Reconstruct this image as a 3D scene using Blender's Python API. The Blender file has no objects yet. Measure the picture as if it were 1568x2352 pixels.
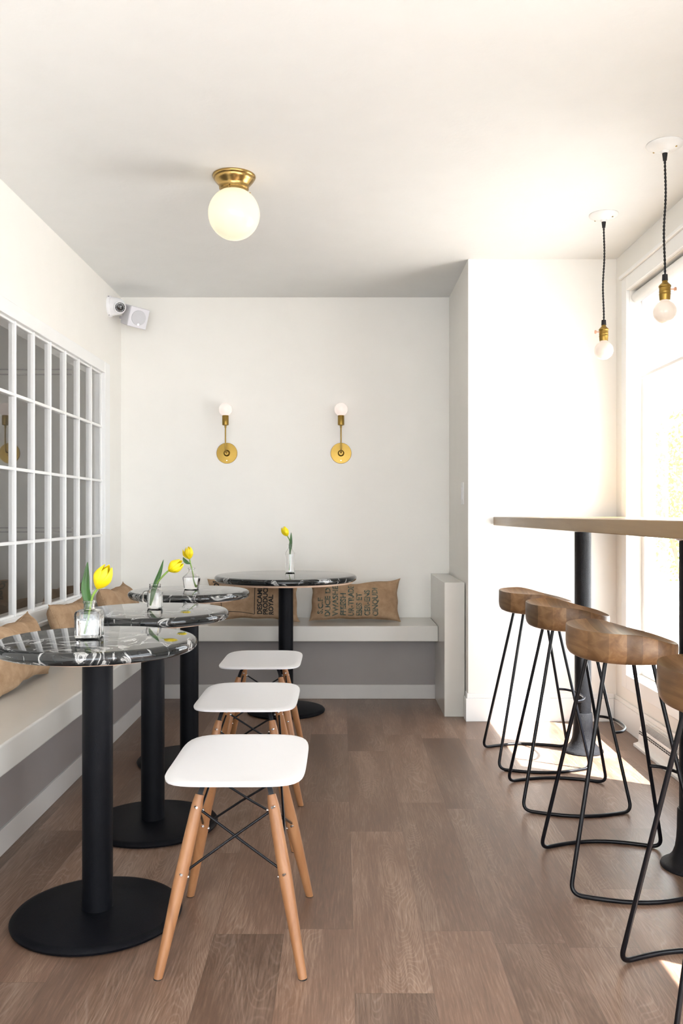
import bpy, bmesh, math, random
from mathutils import Vector, Matrix, noise
random.seed(7)
PI = math.pi
C = bpy.context.scene.collection

# ------------------------------------------------------------------ camera, world, sun
cam_d = bpy.data.cameras.new('camera'); cam = bpy.data.objects.new('camera', cam_d); C.objects.link(cam)
cam_d.sensor_fit = 'AUTO'; cam_d.sensor_width = 36; cam_d.lens = 2000/2352*36
cam_d.shift_y = 4/2352; cam_d.clip_start = .05; cam_d.clip_end = 200
cam.location = (0, 0, 1.08); cam.rotation_euler = (PI/2, 0, 0)
bpy.context.scene.camera = cam
sc = bpy.context.scene
sc.view_settings.view_transform = 'Standard'; sc.view_settings.look = 'None'
sc.view_settings.gamma = 1; sc.view_settings.use_curve_mapping = False
sc.view_settings.exposure = 1.66

world = bpy.data.worlds.new('daylight'); sc.world = world; world.use_nodes = True
bg = world.node_tree.nodes['Background']; bg.inputs[0].default_value = (.87, .935, 1, 1); bg.inputs[1].default_value = 2.6

sun_d = bpy.data.lights.new('sun', 'SUN'); sun_d.energy = 14; sun_d.angle = .009; sun_d.color = (1, .985, .965)
sun = bpy.data.objects.new('sun', sun_d); C.objects.link(sun); sun.location = (6, -3, 8)
sun.rotation_euler = Vector((-1, .57, -1.6)).to_track_quat('-Z', 'Y').to_euler()

def portal(loc, rot, sx, sy):
    d = bpy.data.lights.new('window_portal', 'AREA'); d.shape = 'RECTANGLE'; d.size = sx; d.size_y = sy
    d.cycles.is_portal = True
    o = bpy.data.objects.new('window_portal', d); C.objects.link(o); o.location = loc; o.rotation_euler = rot
# dimensions of the room
CEIL = 2.407; XL = -1.351; XR = 1.432; YB = 5.34; YP = 4.538; XP = .66; YF = -3.2
WZ0, WZ1 = .28, 2.19
RW = [(3.25, 4.33), (.15, 1.74), (-2.2, -.6)]     # window openings in the right wall
for a, b in RW: portal((XR+.14, (a+b)/2, (WZ0+WZ1)/2), (0, PI/2, 0), WZ1-WZ0, b-a)
portal((0, YF-.1, 1.2), (PI/2, 0, 0), 2.5, 2.1)

# ------------------------------------------------------------------ materials
def new_mat(name):
    m = bpy.data.materials.new(name); m.use_nodes = True
    return m, m.node_tree.nodes, m.node_tree.links, m.node_tree.nodes['Principled BSDF']
def ramp(n, stops):
    r = n.new('ShaderNodeValToRGB'); e = r.color_ramp.elements
    e[0].position, e[0].color = stops[0][0], (*stops[0][1], 1)
    e[1].position, e[1].color = stops[-1][0], (*stops[-1][1], 1)
    for p, c in stops[1:-1]:
        x = e.new(p); x.color = (*c, 1)
    return r
def noise_n(n, l, scale, detail=3, vec=None, dist=0, rough=.5):
    t = n.new('ShaderNodeTexNoise'); t.inputs['Scale'].default_value = scale; t.inputs['Detail'].default_value = detail
    t.inputs['Distortion'].default_value = dist; t.inputs['Roughness'].default_value = rough
    if vec is not None: l.new(vec, t.inputs['Vector'])
    return t
def coords(n, l, scale=(1, 1, 1), kind='Object'):
    tc = n.new('ShaderNodeTexCoord'); mp = n.new('ShaderNodeMapping'); mp.inputs['Scale'].default_value = scale
    l.new(tc.outputs[kind], mp.inputs['Vector']); return mp.outputs['Vector']
def bump(n, l, h, b, strength=.2, dist=.01):
    bp = n.new('ShaderNodeBump'); bp.inputs['Strength'].default_value = strength; bp.inputs['Distance'].default_value = dist
    l.new(h, bp.inputs['Height']); l.new(bp.outputs['Normal'], b.inputs['Normal'])
def plain(name, col, rough=.5, metal=0, var=.04, bscale=60, bstr=.05, spec=.5):
    m, n, l, b = new_mat(name)
    v = coords(n, l)
    t = noise_n(n, l, 8, 4, v)
    d = [max(0, c*(1-var)) for c in col]; u = [min(1, c*(1+var)) for c in col]
    r = ramp(n, [(.3, d), (.7, u)]); l.new(t.outputs['Fac'], r.inputs['Fac']); l.new(r.outputs['Color'], b.inputs['Base Color'])
    b.inputs['Roughness'].default_value = rough; b.inputs['Metallic'].default_value = metal
    b.inputs['Specular IOR Level'].default_value = spec
    t2 = noise_n(n, l, bscale, 4, v); bump(n, l, t2.outputs['Fac'], b, bstr, .003)
    return m
M = {}
M['wall'] = plain('wall_paint', (.875, .855, .81), .55, var=.008, bscale=90, bstr=.06)
M['ceil'] = plain('ceiling_paint', (.81, .815, .805), .7, var=.01, bscale=45, bstr=.25)
M['trim'] = plain('trim_paint', (.86, .86, .85), .3, var=.01, bstr=.02)
M['exterior'] = plain('pale_concrete', (.6, .59, .57), .8)
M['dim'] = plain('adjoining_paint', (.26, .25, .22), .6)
M['bench'] = plain('bench_paint', (.60, .585, .545), .22, var=.01, bstr=.02)
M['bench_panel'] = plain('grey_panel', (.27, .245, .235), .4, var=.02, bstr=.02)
M['kick'] = plain('kick_paint', (.56, .54, .52), .35, var=.02, bstr=.02)
M['black'] = plain('black_powder_coat', (.003, .0035, .0055), .5, var=.15, bscale=500, bstr=.2, spec=.14)
M['rod'] = plain('black_enamel', (.003, .0035, .006), .3, var=.1, bstr=.02, spec=.3)
M['pole_tex'] = plain('textured_black', (.005, .0055, .008), .42, var=.2, bscale=650, bstr=.8, spec=.25)
M['plastic'] = plain('white_plastic', (.87, .87, .89), .35, var=.004, bstr=.01)
M['brass'] = plain('brushed_brass', (.32, .205, .05), .36, 1, var=.12, bscale=200, bstr=.04)
M['antique'] = plain('antique_brass', (.42, .28, .10), .25, 1, var=.15, bscale=120, bstr=.04)
M['copper'] = plain('copper_key', (.75, .42, .28), .3, 1)
M['chrome'] = plain('steel', (.75, .75, .75), .22, 1)
M['cord'] = plain('black_cloth_cord', (.02, .02, .022), .85, bscale=900, bstr=.5)
M['grey_print'] = plain('speaker_grey', (.52, .52, .55), .5)
M['speaker'] = plain('speaker_shell', (.66, .65, .69), .4)
M['lens'] = plain('lens_black', (.006, .006, .007), .08)
M['petal'] = plain('tulip_petal', (.93, .70, .005), .5, var=.12, bscale=90, bstr=.1)
M['stem'] = plain('tulip_stem', (.22, .36, .06), .5, var=.2)
M['leaf'] = plain('tulip_leaf', (.028, .105, .012), .42, var=.35, bscale=120, bstr=.2)
M['ply'] = plain('plywood_edge', (.55, .38, .27), .6, var=.1)
M['slot'] = plain('grille_dark', (.02, .02, .02), .6)
M['grille'] = plain('grille_grey', (.42, .40, .39), .5)
M['ink'] = plain('black_ink', (.022, .02, .018), .85, var=.3)
M['green_ink'] = plain('bright_green_ink', (.07, .20, .02), .8, var=.2)
M['bark'] = plain('bark', (.18, .13, .09), .9)

def ink_teal():
    m, n, l, b = new_mat('faded_green_ink')
    v = coords(n, l); t = noise_n(n, l, 70, 5, v, rough=.7)
    r = ramp(n, [(.42, (.035, .075, .07)), (.62, (.26, .20, .12))])
    l.new(t.outputs['Fac'], r.inputs['Fac']); l.new(r.outputs['Color'], b.inputs['Base Color']); b.inputs['Roughness'].default_value = .9
    return m
M['teal_ink'] = ink_teal()

def wood(name, c1, c2, c3, axis, rough=.4, strip=0, sc_=1.0):
    m, n, l, b = new_mat(name)
    s = [22*sc_]*3; s[axis] = 1.6*sc_
    v = coords(n, l, tuple(s))
    t = noise_n(n, l, 1.3, 6, v, dist=.8, rough=.6)
    r = ramp(n, [(.25, c1), (.5, c2), (.75, c3)]); l.new(t.outputs['Fac'], r.inputs['Fac'])
    col = r.outputs['Color']
    if strip:
        tc = n.new('ShaderNodeTexCoord'); sp = n.new('ShaderNodeSeparateXYZ'); l.new(tc.outputs['Object'], sp.inputs[0])
        a = n.new('ShaderNodeMath'); a.operation = 'MULTIPLY'; a.inputs[1].default_value = 1/strip; l.new(sp.outputs[0], a.inputs[0])
        fl = n.new('ShaderNodeMath'); fl.operation = 'FLOOR'; l.new(a.outputs[0], fl.inputs[0])
        oi = n.new('ShaderNodeObjectInfo'); ad = n.new('ShaderNodeMath'); ad.operation = 'ADD'
        l.new(fl.outputs[0], ad.inputs[0]); l.new(oi.outputs['Random'], ad.inputs[1])
        wn = n.new('ShaderNodeTexWhiteNoise'); wn.noise_dimensions = '1D'; l.new(ad.outputs[0], wn.inputs['W'])
        mr = n.new('ShaderNodeMapRange'); mr.inputs['To Min'].default_value = .5; mr.inputs['To Max'].default_value = 1.4
        l.new(wn.outputs['Value'], mr.inputs['Value'])
        mx = n.new('ShaderNodeMix'); mx.data_type = 'RGBA'; mx.blend_type = 'MULTIPLY'; mx.inputs[0].default_value = 1
        cb = n.new('ShaderNodeCombineColor')
        for i in range(3): l.new(mr.outputs[0], cb.inputs[i])
        l.new(col, mx.inputs[6]); l.new(cb.outputs[0], mx.inputs[7]); col = mx.outputs[2]
    l.new(col, b.inputs['Base Color']); b.inputs['Roughness'].default_value = rough
    bump(n, l, t.outputs['Fac'], b, .08, .002)
    return m
M['seat_wood'] = wood('teak_seat', (.105, .050, .020), (.19, .100, .044), (.30, .178, .085), 1, .38, strip=.043)
M['leg_wood'] = wood('beech_leg', (.27, .115, .046), (.36, .168, .072), (.43, .222, .105), 2, .4, sc_=.8)
M['table_wood'] = wood('maple_worktop', (.19, .105, .030), (.255, .15, .052), (.32, .205, .085), 1, .3, sc_=.7)

def marble():
    m, n, l, b = new_mat('black_marble')
    v = coords(n, l); w = noise_n(n, l, 3.2, 3, v, dist=.5)
    ad = n.new('ShaderNodeVectorMath'); ad.operation = 'MULTIPLY_ADD'; ad.inputs[1].default_value = (.5, .5, .5)
    l.new(w.outputs['Color'], ad.inputs[0]); l.new(v, ad.inputs[2])
    mp = n.new('ShaderNodeMapping'); mp.inputs['Scale'].default_value = (5, 13, 9); mp.inputs['Rotation'].default_value = (0, 0, .5); l.new(ad.outputs[0], mp.inputs[0])
    t = noise_n(n, l, 1.2, 9, mp.outputs[0], dist=1.6, rough=.62)
    r = ramp(n, [(.0, (.006, .007, .008)), (.5, (.011, .013, .014)), (.57, (.03, .033, .035)), (.60, (.45, .45, .44)), (.64, (.25, .25, .25)), (.67, (.04, .04, .042)), (.8, (.012, .013, .015)), (1, (.4, .4, .38))])
    l.new(t.outputs['Fac'], r.inputs['Fac'])
    l.new(r.outputs['Color'], b.inputs['Base Color']); b.inputs['Roughness'].default_value = .045
    b.inputs['IOR'].default_value = 1.55; b.inputs['Specular IOR Level'].default_value = .5
    return m
M['marble'] = marble()

def burlap():
    m, n, l, b = new_mat('burlap')
    v = coords(n, l)
    def wave(d):
        w = n.new('ShaderNodeTexWave'); w.bands_direction = d; w.inputs['Scale'].default_value = 150
        w.inputs['Distortion'].default_value = 3.0; w.inputs['Detail'].default_value = 2; w.inputs['Detail Scale'].default_value = 3
        l.new(v, w.inputs['Vector']); return w
    a, c = wave('X'), wave('Z')
    mu = n.new('ShaderNodeMath'); mu.operation = 'ADD'; l.new(a.outputs['Fac'], mu.inputs[0]); l.new(c.outputs['Fac'], mu.inputs[1])
    hv = n.new('ShaderNodeMath'); hv.operation = 'MULTIPLY'; hv.inputs[1].default_value = .5; l.new(mu.outputs[0], hv.inputs[0])
    t = noise_n(n, l, 14, 5, v, rough=.65)
    mi = n.new('ShaderNodeMath'); mi.operation = 'MULTIPLY_ADD'; mi.inputs[1].default_value = .28; l.new(hv.outputs[0], mi.inputs[0])
    tm = n.new('ShaderNodeMath'); tm.operation = 'MULTIPLY'; tm.inputs[1].default_value = .78; l.new(t.outputs['Fac'], tm.inputs[0]); l.new(tm.outputs[0], mi.inputs[2])
    r = ramp(n, [(.25, (.24, .145, .078)), (.5, (.42, .275, .165)), (.75, (.56, .40, .26))]); l.new(mi.outputs[0], r.inputs['Fac'])
    l.new(r.outputs['Color'], b.inputs['Base Color']); b.inputs['Roughness'].default_value = .95; b.inputs['Specular IOR Level'].default_value = .15
    bump(n, l, hv.outputs[0], b, .6, .0015)
    return m
M['burlap'] = burlap()

def thin_glass():
    m, n, l, b = new_mat('window_glass'); n.remove(b)
    out = n['Material Output']; tr = n.new('ShaderNodeBsdfTransparent'); gl = n.new('ShaderNodeBsdfGlossy'); gl.inputs['Roughness'].default_value = .01
    v = coords(n, l); t = noise_n(n, l, 2, 1, v); bp = n.new('ShaderNodeBump'); bp.inputs['Strength'].default_value = .01; l.new(t.outputs['Fac'], bp.inputs['Height']); l.new(bp.outputs[0], gl.inputs['Normal'])
    f = n.new('ShaderNodeFresnel'); ge = n.new('ShaderNodeNewGeometry'); mr = n.new('ShaderNodeMapRange')      # same reflectance on both faces of the sheet
    mr.inputs['To Min'].default_value = 1.5; mr.inputs['To Max'].default_value = 1/1.5; l.new(ge.outputs['Backfacing'], mr.inputs['Value']); l.new(mr.outputs[0], f.inputs['IOR'])
    mx = n.new('ShaderNodeMixShader'); l.new(f.outputs[0], mx.inputs[0]); l.new(tr.outputs[0], mx.inputs[1]); l.new(gl.outputs[0], mx.inputs[2]); l.new(mx.outputs[0], out.inputs[0])
    return m
M['pane'] = thin_glass()
def clear(name, ior, col=(1, 1, 1)):
    m, n, l, b = new_mat(name); v = coords(n, l); t = noise_n(n, l, 25, 2, v)
    b.inputs['Transmission Weight'].default_value = 1; b.inputs['Roughness'].default_value = .0; b.inputs['IOR'].default_value = ior
    b.inputs['Base Color'].default_value = (*col, 1); bump(n, l, t.outputs['Fac'], b, .01, .0005)
    return m
M['glass'] = clear('clear_glass', 1.42, (1, 1, 1)); M['water'] = clear('water', 1.33)
def blind():
    m, n, l, b = new_mat('roller_fabric'); n.remove(b); out = n['Material Output']
    d = n.new('ShaderNodeBsdfDiffuse'); t = n.new('ShaderNodeBsdfTranslucent'); v = coords(n, l, (400, 400, 400))
    tx = noise_n(n, l, 1, 2, v); r = ramp(n, [(.3, (.8, .8, .82)), (.7, (.87, .87, .88))]); l.new(tx.outputs['Fac'], r.inputs['Fac'])
    l.new(r.outputs['Color'], d.inputs[0]); l.new(r.outputs['Color'], t.inputs[0])
    mx = n.new('ShaderNodeMixShader'); mx.inputs[0].default_value = .3; l.new(d.outputs[0], mx.inputs[1]); l.new(t.outputs[0], mx.inputs[2]); l.new(mx.outputs[0], out.inputs[0])
    return m
M['blind'] = blind()
def foliage_mat():
    m, n, l, b = new_mat('shrub_leaf'); v = coords(n, l); t = noise_n(n, l, 9, 3, v)
    r = ramp(n, [(.3, (.12, .22, .02)), (.7, (.50, .55, .06))]); l.new(t.outputs['Fac'], r.inputs['Fac']); l.new(r.outputs['Color'], b.inputs['Base Color'])
    b.inputs['Roughness'].default_value = .5; return m
M['foliage'] = foliage_mat()
def glow(name, col, strength, rough=.15):
    m, n, l, b = new_mat(name); v = coords(n, l); t = noise_n(n, l, 3, 2, v)
    r = ramp(n, [(.0, [c*.97 for c in col]), (1, col)]); l.new(t.outputs['Fac'], r.inputs['Fac'])
    b.inputs['Base Color'].default_value = (.4, .39, .37, 1); b.inputs['Roughness'].default_value = rough
    l.new(r.outputs['Color'], b.inputs['Emission Color']); b.inputs['Emission Strength'].default_value = strength
    return m
M['globe'] = glow('opal_globe', (1, .80, .50), .25); M['bulb'] = glow('frosted_bulb', (1, .80, .72), .23); M['bulb2'] = glow('pendant_bulb', (1, .76, .58), .17)

def floor_mat():
    m, n, l, b = new_mat('vinyl_planks')
    tc = n.new('ShaderNodeTexCoord'); sp = n.new('ShaderNodeSeparateXYZ'); l.new(tc.outputs['Object'], sp.inputs[0])
    def ma(op, a, bb=None, c=None):
        x = n.new('ShaderNodeMath'); x.operation = op
        for i, q in enumerate((a, bb, c)):
            if q is None: continue
            if isinstance(q, (int, float)): x.inputs[i].default_value = q
            else: l.new(q, x.inputs[i])
        return x.outputs[0]
    W, L = .178, 1.0
    xs = ma('DIVIDE', ma('ADD', sp.outputs[0], 10*W-.03), W); row = ma('FLOOR', xs); fx = ma('FRACT', xs)
    wn = n.new('ShaderNodeTexWhiteNoise'); wn.noise_dimensions = '1D'; l.new(row, wn.inputs['W'])
    ys = ma('ADD', ma('DIVIDE', sp.outputs[1], L), ma('MULTIPLY', wn.outputs['Value'], 7.3)); colm = ma('FLOOR', ys); fy = ma('FRACT', ys)
    idv = n.new('ShaderNodeCombineXYZ'); l.new(row, idv.inputs[0]); l.new(colm, idv.inputs[1])
    w2 = n.new('ShaderNodeTexWhiteNoise'); w2.noise_dimensions = '2D'; l.new(idv.outputs[0], w2.inputs['Vector'])
    # grain coordinates shifted plank by plank
    off = n.new('ShaderNodeVectorMath'); off.operation = 'SCALE'; l.new(w2.outputs['Color'], off.inputs[0]); off.inputs['Scale'].default_value = 37
    gv = n.new('ShaderNodeVectorMath'); gv.operation = 'ADD'; l.new(tc.outputs['Object'], gv.inputs[0]); l.new(off.outputs[0], gv.inputs[1])
    m1 = n.new('ShaderNodeMapping'); m1.inputs['Scale'].default_value = (130, 7, 1); l.new(gv.outputs[0], m1.inputs[0])
    fine = noise_n(n, l, 1.6, 6, m1.outputs[0], dist=.3, rough=.65)
    m2 = n.new('ShaderNodeMapping'); m2.inputs['Scale'].default_value = (7, 1.1, 1); l.new(gv.outputs[0], m2.inputs[0])
    big = noise_n(n, l, 1.0, 4, m2.outputs[0], dist=.6)
    # cathedral rings: contour lines of a stretched noise
    m3 = n.new('ShaderNodeMapping'); m3.inputs['Scale'].default_value = (5.0, .9, 1); l.new(gv.outputs[0], m3.inputs[0])
    ring = noise_n(n, l, 1.0, 3, m3.outputs[0], dist=.2, rough=.35)
    rf = ma('FRACT', ma('MULTIPLY', ring.outputs['Fac'], 85)); rl = ma('ABSOLUTE', ma('SUBTRACT', rf, .5))
    rr = n.new('ShaderNodeMapRange'); rr.inputs['From Min'].default_value = .30; rr.inputs['From Max'].default_value = .5; l.new(rl, rr.inputs['Value'])
    ringm = ma('MULTIPLY', rr.outputs[0], ma('MULTIPLY', fine.outputs['Fac'], .9))
    gate = n.new('ShaderNodeMapRange'); gate.inputs['From Min'].default_value = .42; gate.inputs['From Max'].default_value = .62; l.new(big.outputs['Fac'], gate.inputs['Value'])
    ringm = ma('MULTIPLY', ringm, gate.outputs[0])
    r = ramp(n, [(.25, (.085, .047, .031)), (.48, (.165, .099, .067)), (.66, (.29, .196, .143))])
    l.new(ma('ADD', ma('MULTIPLY', big.outputs['Fac'], .42), ma('MULTIPLY', fine.outputs['Fac'], .58)), r.inputs['Fac'])
    light = n.new('ShaderNodeMix'); light.data_type = 'RGBA'; l.new(ma('MULTIPLY', ringm, .95), light.inputs[0]); l.new(r.outputs['Color'], light.inputs[6]); light.inputs[7].default_value = (.36, .27, .215, 1)
    tone = n.new('ShaderNodeMapRange'); tone.inputs['To Min'].default_value = .82; tone.inputs['To Max'].default_value = 1.3; l.new(w2.outputs['Value'], tone.inputs['Value'])
    ex = ma('LESS_THAN', ma('MINIMUM', fx, ma('SUBTRACT', 1, fx)), .006); ey = ma('LESS_THAN', ma('MINIMUM', fy, ma('SUBTRACT', 1, fy)), .0012)
    seam = ma('MAXIMUM', ex, ey)
    tn = ma('MULTIPLY', tone.outputs[0], ma('SUBTRACT', 1, ma('MULTIPLY', seam, .22)))
    cb = n.new('ShaderNodeCombineColor')
    for i in range(3): l.new(tn, cb.inputs[i])
    mx = n.new('ShaderNodeMix'); mx.data_type = 'RGBA'; mx.blend_type = 'MULTIPLY'; mx.inputs[0].default_value = 1
    l.new(light.outputs[2], mx.inputs[6]); l.new(cb.outputs[0], mx.inputs[7]); l.new(mx.outputs[2], b.inputs['Base Color'])
    rg = ma('MULTIPLY_ADD', fine.outputs['Fac'], .2, .27); l.new(rg, b.inputs['Roughness'])
    bump(n, l, ma('SUBTRACT', fine.outputs['Fac'], seam), b, .12, .002)
    return m
M['floor'] = floor_mat()

# ------------------------------------------------------------------ mesh helpers
def obj(name, bm, m, parent=None, smooth=False, bevel=0):
    me = bpy.data.meshes.new(name)
    bmesh.ops.recalc_face_normals(bm, faces=bm.faces[:])
    bm.to_mesh(me); bm.free(); me.materials.append(M[m] if isinstance(m, str) else m)
    if smooth:
        me.polygons.foreach_set('use_smooth', [True]*len(me.polygons))
        try: me.set_sharp_from_angle(angle=math.radians(40))
        except Exception: pass
    o = bpy.data.objects.new(name, me); C.objects.link(o)
    if parent: o.parent = parent
    if bevel:
        bv = o.modifiers.new('bevel', 'BEVEL'); bv.width = bevel; bv.segments = 3; bv.limit_method = 'ANGLE'
    return o
def tag(o, label, cat, group=None):
    o['label'] = label; o['category'] = cat
    if group: o['group'] = group
    return o
def thing(name, label, cat, loc=(0, 0, 0), rz=0, group=None):
    o = bpy.data.objects.new(name, None); o.empty_display_size = .05; C.objects.link(o)
    o.location = loc; o.rotation_euler = (0, 0, rz); return tag(o, label, cat, group)
def struct(name, bm, m, parent=None, **k):
    o = obj(name, bm, m, parent, **k)
    if not parent: o['kind'] = 'structure'
    return o
def dup(root, loc, rz, label):
    r = root.copy(); C.objects.link(r); r.location = loc; r.rotation_euler = (0, 0, rz); r['label'] = label
    for ch in list(root.children):
        c = ch.copy(); C.objects.link(c); c.parent = r
        for g in ch.children:
            d = g.copy(); C.objects.link(d); d.parent = c
    return r
def box(bm, x0, x1, y0, y1, z0, z1, mat=None):
    v = [bm.verts.new((x, y, z)) for x in (x0, x1) for y in (y0, y1) for z in (z0, z1)]
    for f in ((0, 1, 3, 2), (4, 6, 7, 5), (0, 4, 5, 1), (2, 3, 7, 6), (0, 2, 6, 4), (1, 5, 7, 3)):
        bm.faces.new([v[i] for i in f])
    if mat:
        for q in v: q.co = mat @ q.co
    return v
def boxbm(*a): bm = bmesh.new(); box(bm, *a); return bm
def lathe(bm, prof, seg=48, mat=None, closed=True):
    rings = []
    for r, z in prof:
        if r < 1e-6: rings.append([bm.verts.new((0, 0, z))])
        else: rings.append([bm.verts.new((r*math.cos(2*PI*i/seg), r*math.sin(2*PI*i/seg), z)) for i in range(seg)])
    for a, b in zip(rings, rings[1:]):
        for i in range(seg):
            j = (i+1) % seg
            if len(a) == 1 and len(b) == 1: continue
            if len(a) == 1: bm.faces.new((a[0], b[i], b[j]))
            elif len(b) == 1: bm.faces.new((a[i], b[0], a[j]))
            else: bm.faces.new((a[i], b[i], b[j], a[j]))
    if closed:
        for rg in (rings[0], rings[-1]):
            if len(rg) > 1: bm.faces.new(rg)
    if mat:
        for rg in rings:
            for v in rg: v.co = mat @ v.co
    return bm
def lathebm(prof, seg=48, mat=None, closed=True): return lathe(bmesh.new(), prof, seg, mat, closed)
def tube(bm, pts, r, seg=12, closed=False):
    pts = [Vector(p) for p in pts]; N = len(pts); rings = []
    rad = r if callable(r) else (lambda t: r)
    t0 = (pts[1]-pts[0]).normalized(); up = Vector((0, 0, 1)) if abs(t0.z) < .9 else Vector((1, 0, 0))
    nrm = t0.cross(up).normalized()
    for i, p in enumerate(pts):
        a = pts[i-1] if (i or closed) else pts[0]; b = pts[(i+1) % N] if (i < N-1 or closed) else pts[-1]
        t = (b-a).normalized(); nrm = (nrm - t*nrm.dot(t)).normalized(); bi = t.cross(nrm); rr = rad(i/(N-1))
        rings.append([bm.verts.new(p+(nrm*math.cos(2*PI*k/seg)+bi*math.sin(2*PI*k/seg))*rr) for k in range(seg)])
    prs = list(zip(rings, rings[1:])) + ([(rings[-1], rings[0])] if closed else [])
    for a, b in prs:
        for k in range(seg):
            j = (k+1) % seg; bm.faces.new((a[k], b[k], b[j], a[j]))
    if not closed: bm.faces.new(rings[0][::-1]); bm.faces.new(rings[-1])
    return bm
def tubebm(pts, r, seg=12, closed=False): return tube(bmesh.new(), pts, r, seg, closed)
def fillet(pts, r, n=7):
    pts = [Vector(p) for p in pts]; out = [pts[0]]
    for a, b, c in zip(pts, pts[1:], pts[2:]):
        d1 = min(r, (a-b).length*.45); d2 = min(r, (c-b).length*.45)
        p = b+(a-b).normalized()*d1; q = b+(c-b).normalized()*d2
        for i in range(n+1):
            t = i/n; out.append(p*(1-t)**2+b*2*t*(1-t)+q*t*t)
    return out+[pts[-1]]
def catmull(P, n=8):
    P = [Vector(p) for p in P]; P = [P[0]*2-P[1]]+P+[P[-1]*2-P[-2]]; out = []
    for i in range(1, len(P)-2):
        a, b, c, d = P[i-1:i+3]
        for k in range(n):
            t = k/n; out.append(.5*((2*b)+(c-a)*t+(2*a-5*b+4*c-d)*t*t+(3*b-a-3*c+d)*t**3))
    return out+[P[-2]]
def T(x, y, z): return Matrix.Translation((x, y, z))
def aim(loc, d): return Matrix.Translation(loc) @ Vector(d).to_track_quat('Z', 'Y').to_matrix().to_4x4()
def cyl(bm, p, q, r, seg=20): return tube(bm, [p, q], r, seg)

# ------------------------------------------------------------------ the room
struct('floor', boxbm(XL-2.2, XR+.12, YF, YB+.1, -.05, 0), 'floor')
struct('ceiling', boxbm(XL-2.2, XR+.12, YF, YB+.1, CEIL, CEIL+.06), 'ceil')
def wall_with_holes(x0, x1, y0, y1, holes):
    bm = bmesh.new(); ys = sorted({y0, y1, *[h[0] for h in holes], *[h[1] for h in holes]})
    for a, b in zip(ys, ys[1:]):
        h = [q for q in holes if q[0] <= a and q[1] >= b]
        if h:
            box(bm, x0, x1, a, b, 0, h[0][2]); box(bm, x0, x1, a, b, h[0][3], CEIL)
        else: box(bm, x0, x1, a, b, 0, CEIL)
    bmesh.ops.remove_doubles(bm, verts=bm.verts[:], dist=1e-5)
    return bm
LW = (2.3, 4.94, .65, 1.882)
struct('wall_left', wall_with_holes(XL-.10, XL, YF, YB, [LW]), 'wall')
struct('wall_back', boxbm(XL-.1, XP, YB, YB+.1, 0, CEIL), 'wall')
struct('wall_pillar', boxbm(XP, XR, YP, YB+.1, 0, CEIL), 'wall')
struct('wall_right', wall_with_holes(XR, XR+.12, YF, YP, [(a, b, WZ0, WZ1) for a, b in RW]), 'wall')
bm = bmesh.new(); box(bm, XL-.1, -1.25, YF-.1, YF, 0, CEIL); box(bm, 1.25, XR+.12, YF-.1, YF, 0, CEIL)
box(bm, -1.25, 1.25, YF-.1, YF, 2.25, CEIL); box(bm, -1.25, 1.25, YF-.1, YF, 0, .15); struct('wall_front', bm, 'wall')
# room seen through the divided-light window
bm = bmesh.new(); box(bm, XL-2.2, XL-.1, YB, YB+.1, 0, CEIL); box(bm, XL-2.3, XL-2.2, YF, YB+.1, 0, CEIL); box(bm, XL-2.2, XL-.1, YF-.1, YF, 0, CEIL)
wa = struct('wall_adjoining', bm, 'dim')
bm = bmesh.new()
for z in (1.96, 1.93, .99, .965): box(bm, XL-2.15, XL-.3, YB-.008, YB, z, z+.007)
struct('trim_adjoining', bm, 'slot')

# divided-light window in the left wall
wf = struct('window_1', boxbm(XL-.0175, XL-.0165, LW[0], LW[1], LW[2], LW[3]), 'pane')
bm = bmesh.new(); a, b, c, d = LW; e = .06
box(bm, XL-.098, XL+.012, b-.003, b+.10, c-e, d+e); box(bm, XL-.098, XL+.012, a-.10, a+.003, c-e, d+e)
box(bm, XL-.098, XL+.0115, a, b-.003, d-.003, d+e); box(bm, XL-.098, XL+.0125, a, b-.003, c-.05, c+.003)
obj('casing', bm, 'trim', wf, bevel=.003)
bm = bmesh.new(); box(bm, XL, XL+.03, a-.1, b+.1, c-.068, c-.05); obj('window_sill', bm, 'trim', wf, bevel=.003)
bm = bmesh.new()
y = 4.94-.0
for i in range(1, 12):
    yy = 4.94-.2197*i; box(bm, XL-.032, XL-.002, yy-.007, yy+.007, c, d)
for i in range(1, 4):
    zz = c+(d-c)*i/4; box(bm, XL-.032, XL-.003, a, b, zz-.007, zz+.007)
obj('muntin_grid', bm, 'trim', wf, bevel=.0025)
bm = bmesh.new(); box(bm, XL-.05, XL-.008, b-.014, b-.001, c, d); box(bm, XL-.05, XL-.008, a, b, d-.012, d); box(bm, XL-.05, XL-.008, a, b, c, c+.012); obj('glazing_bead', bm, 'trim', wf, bevel=.003)

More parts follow.
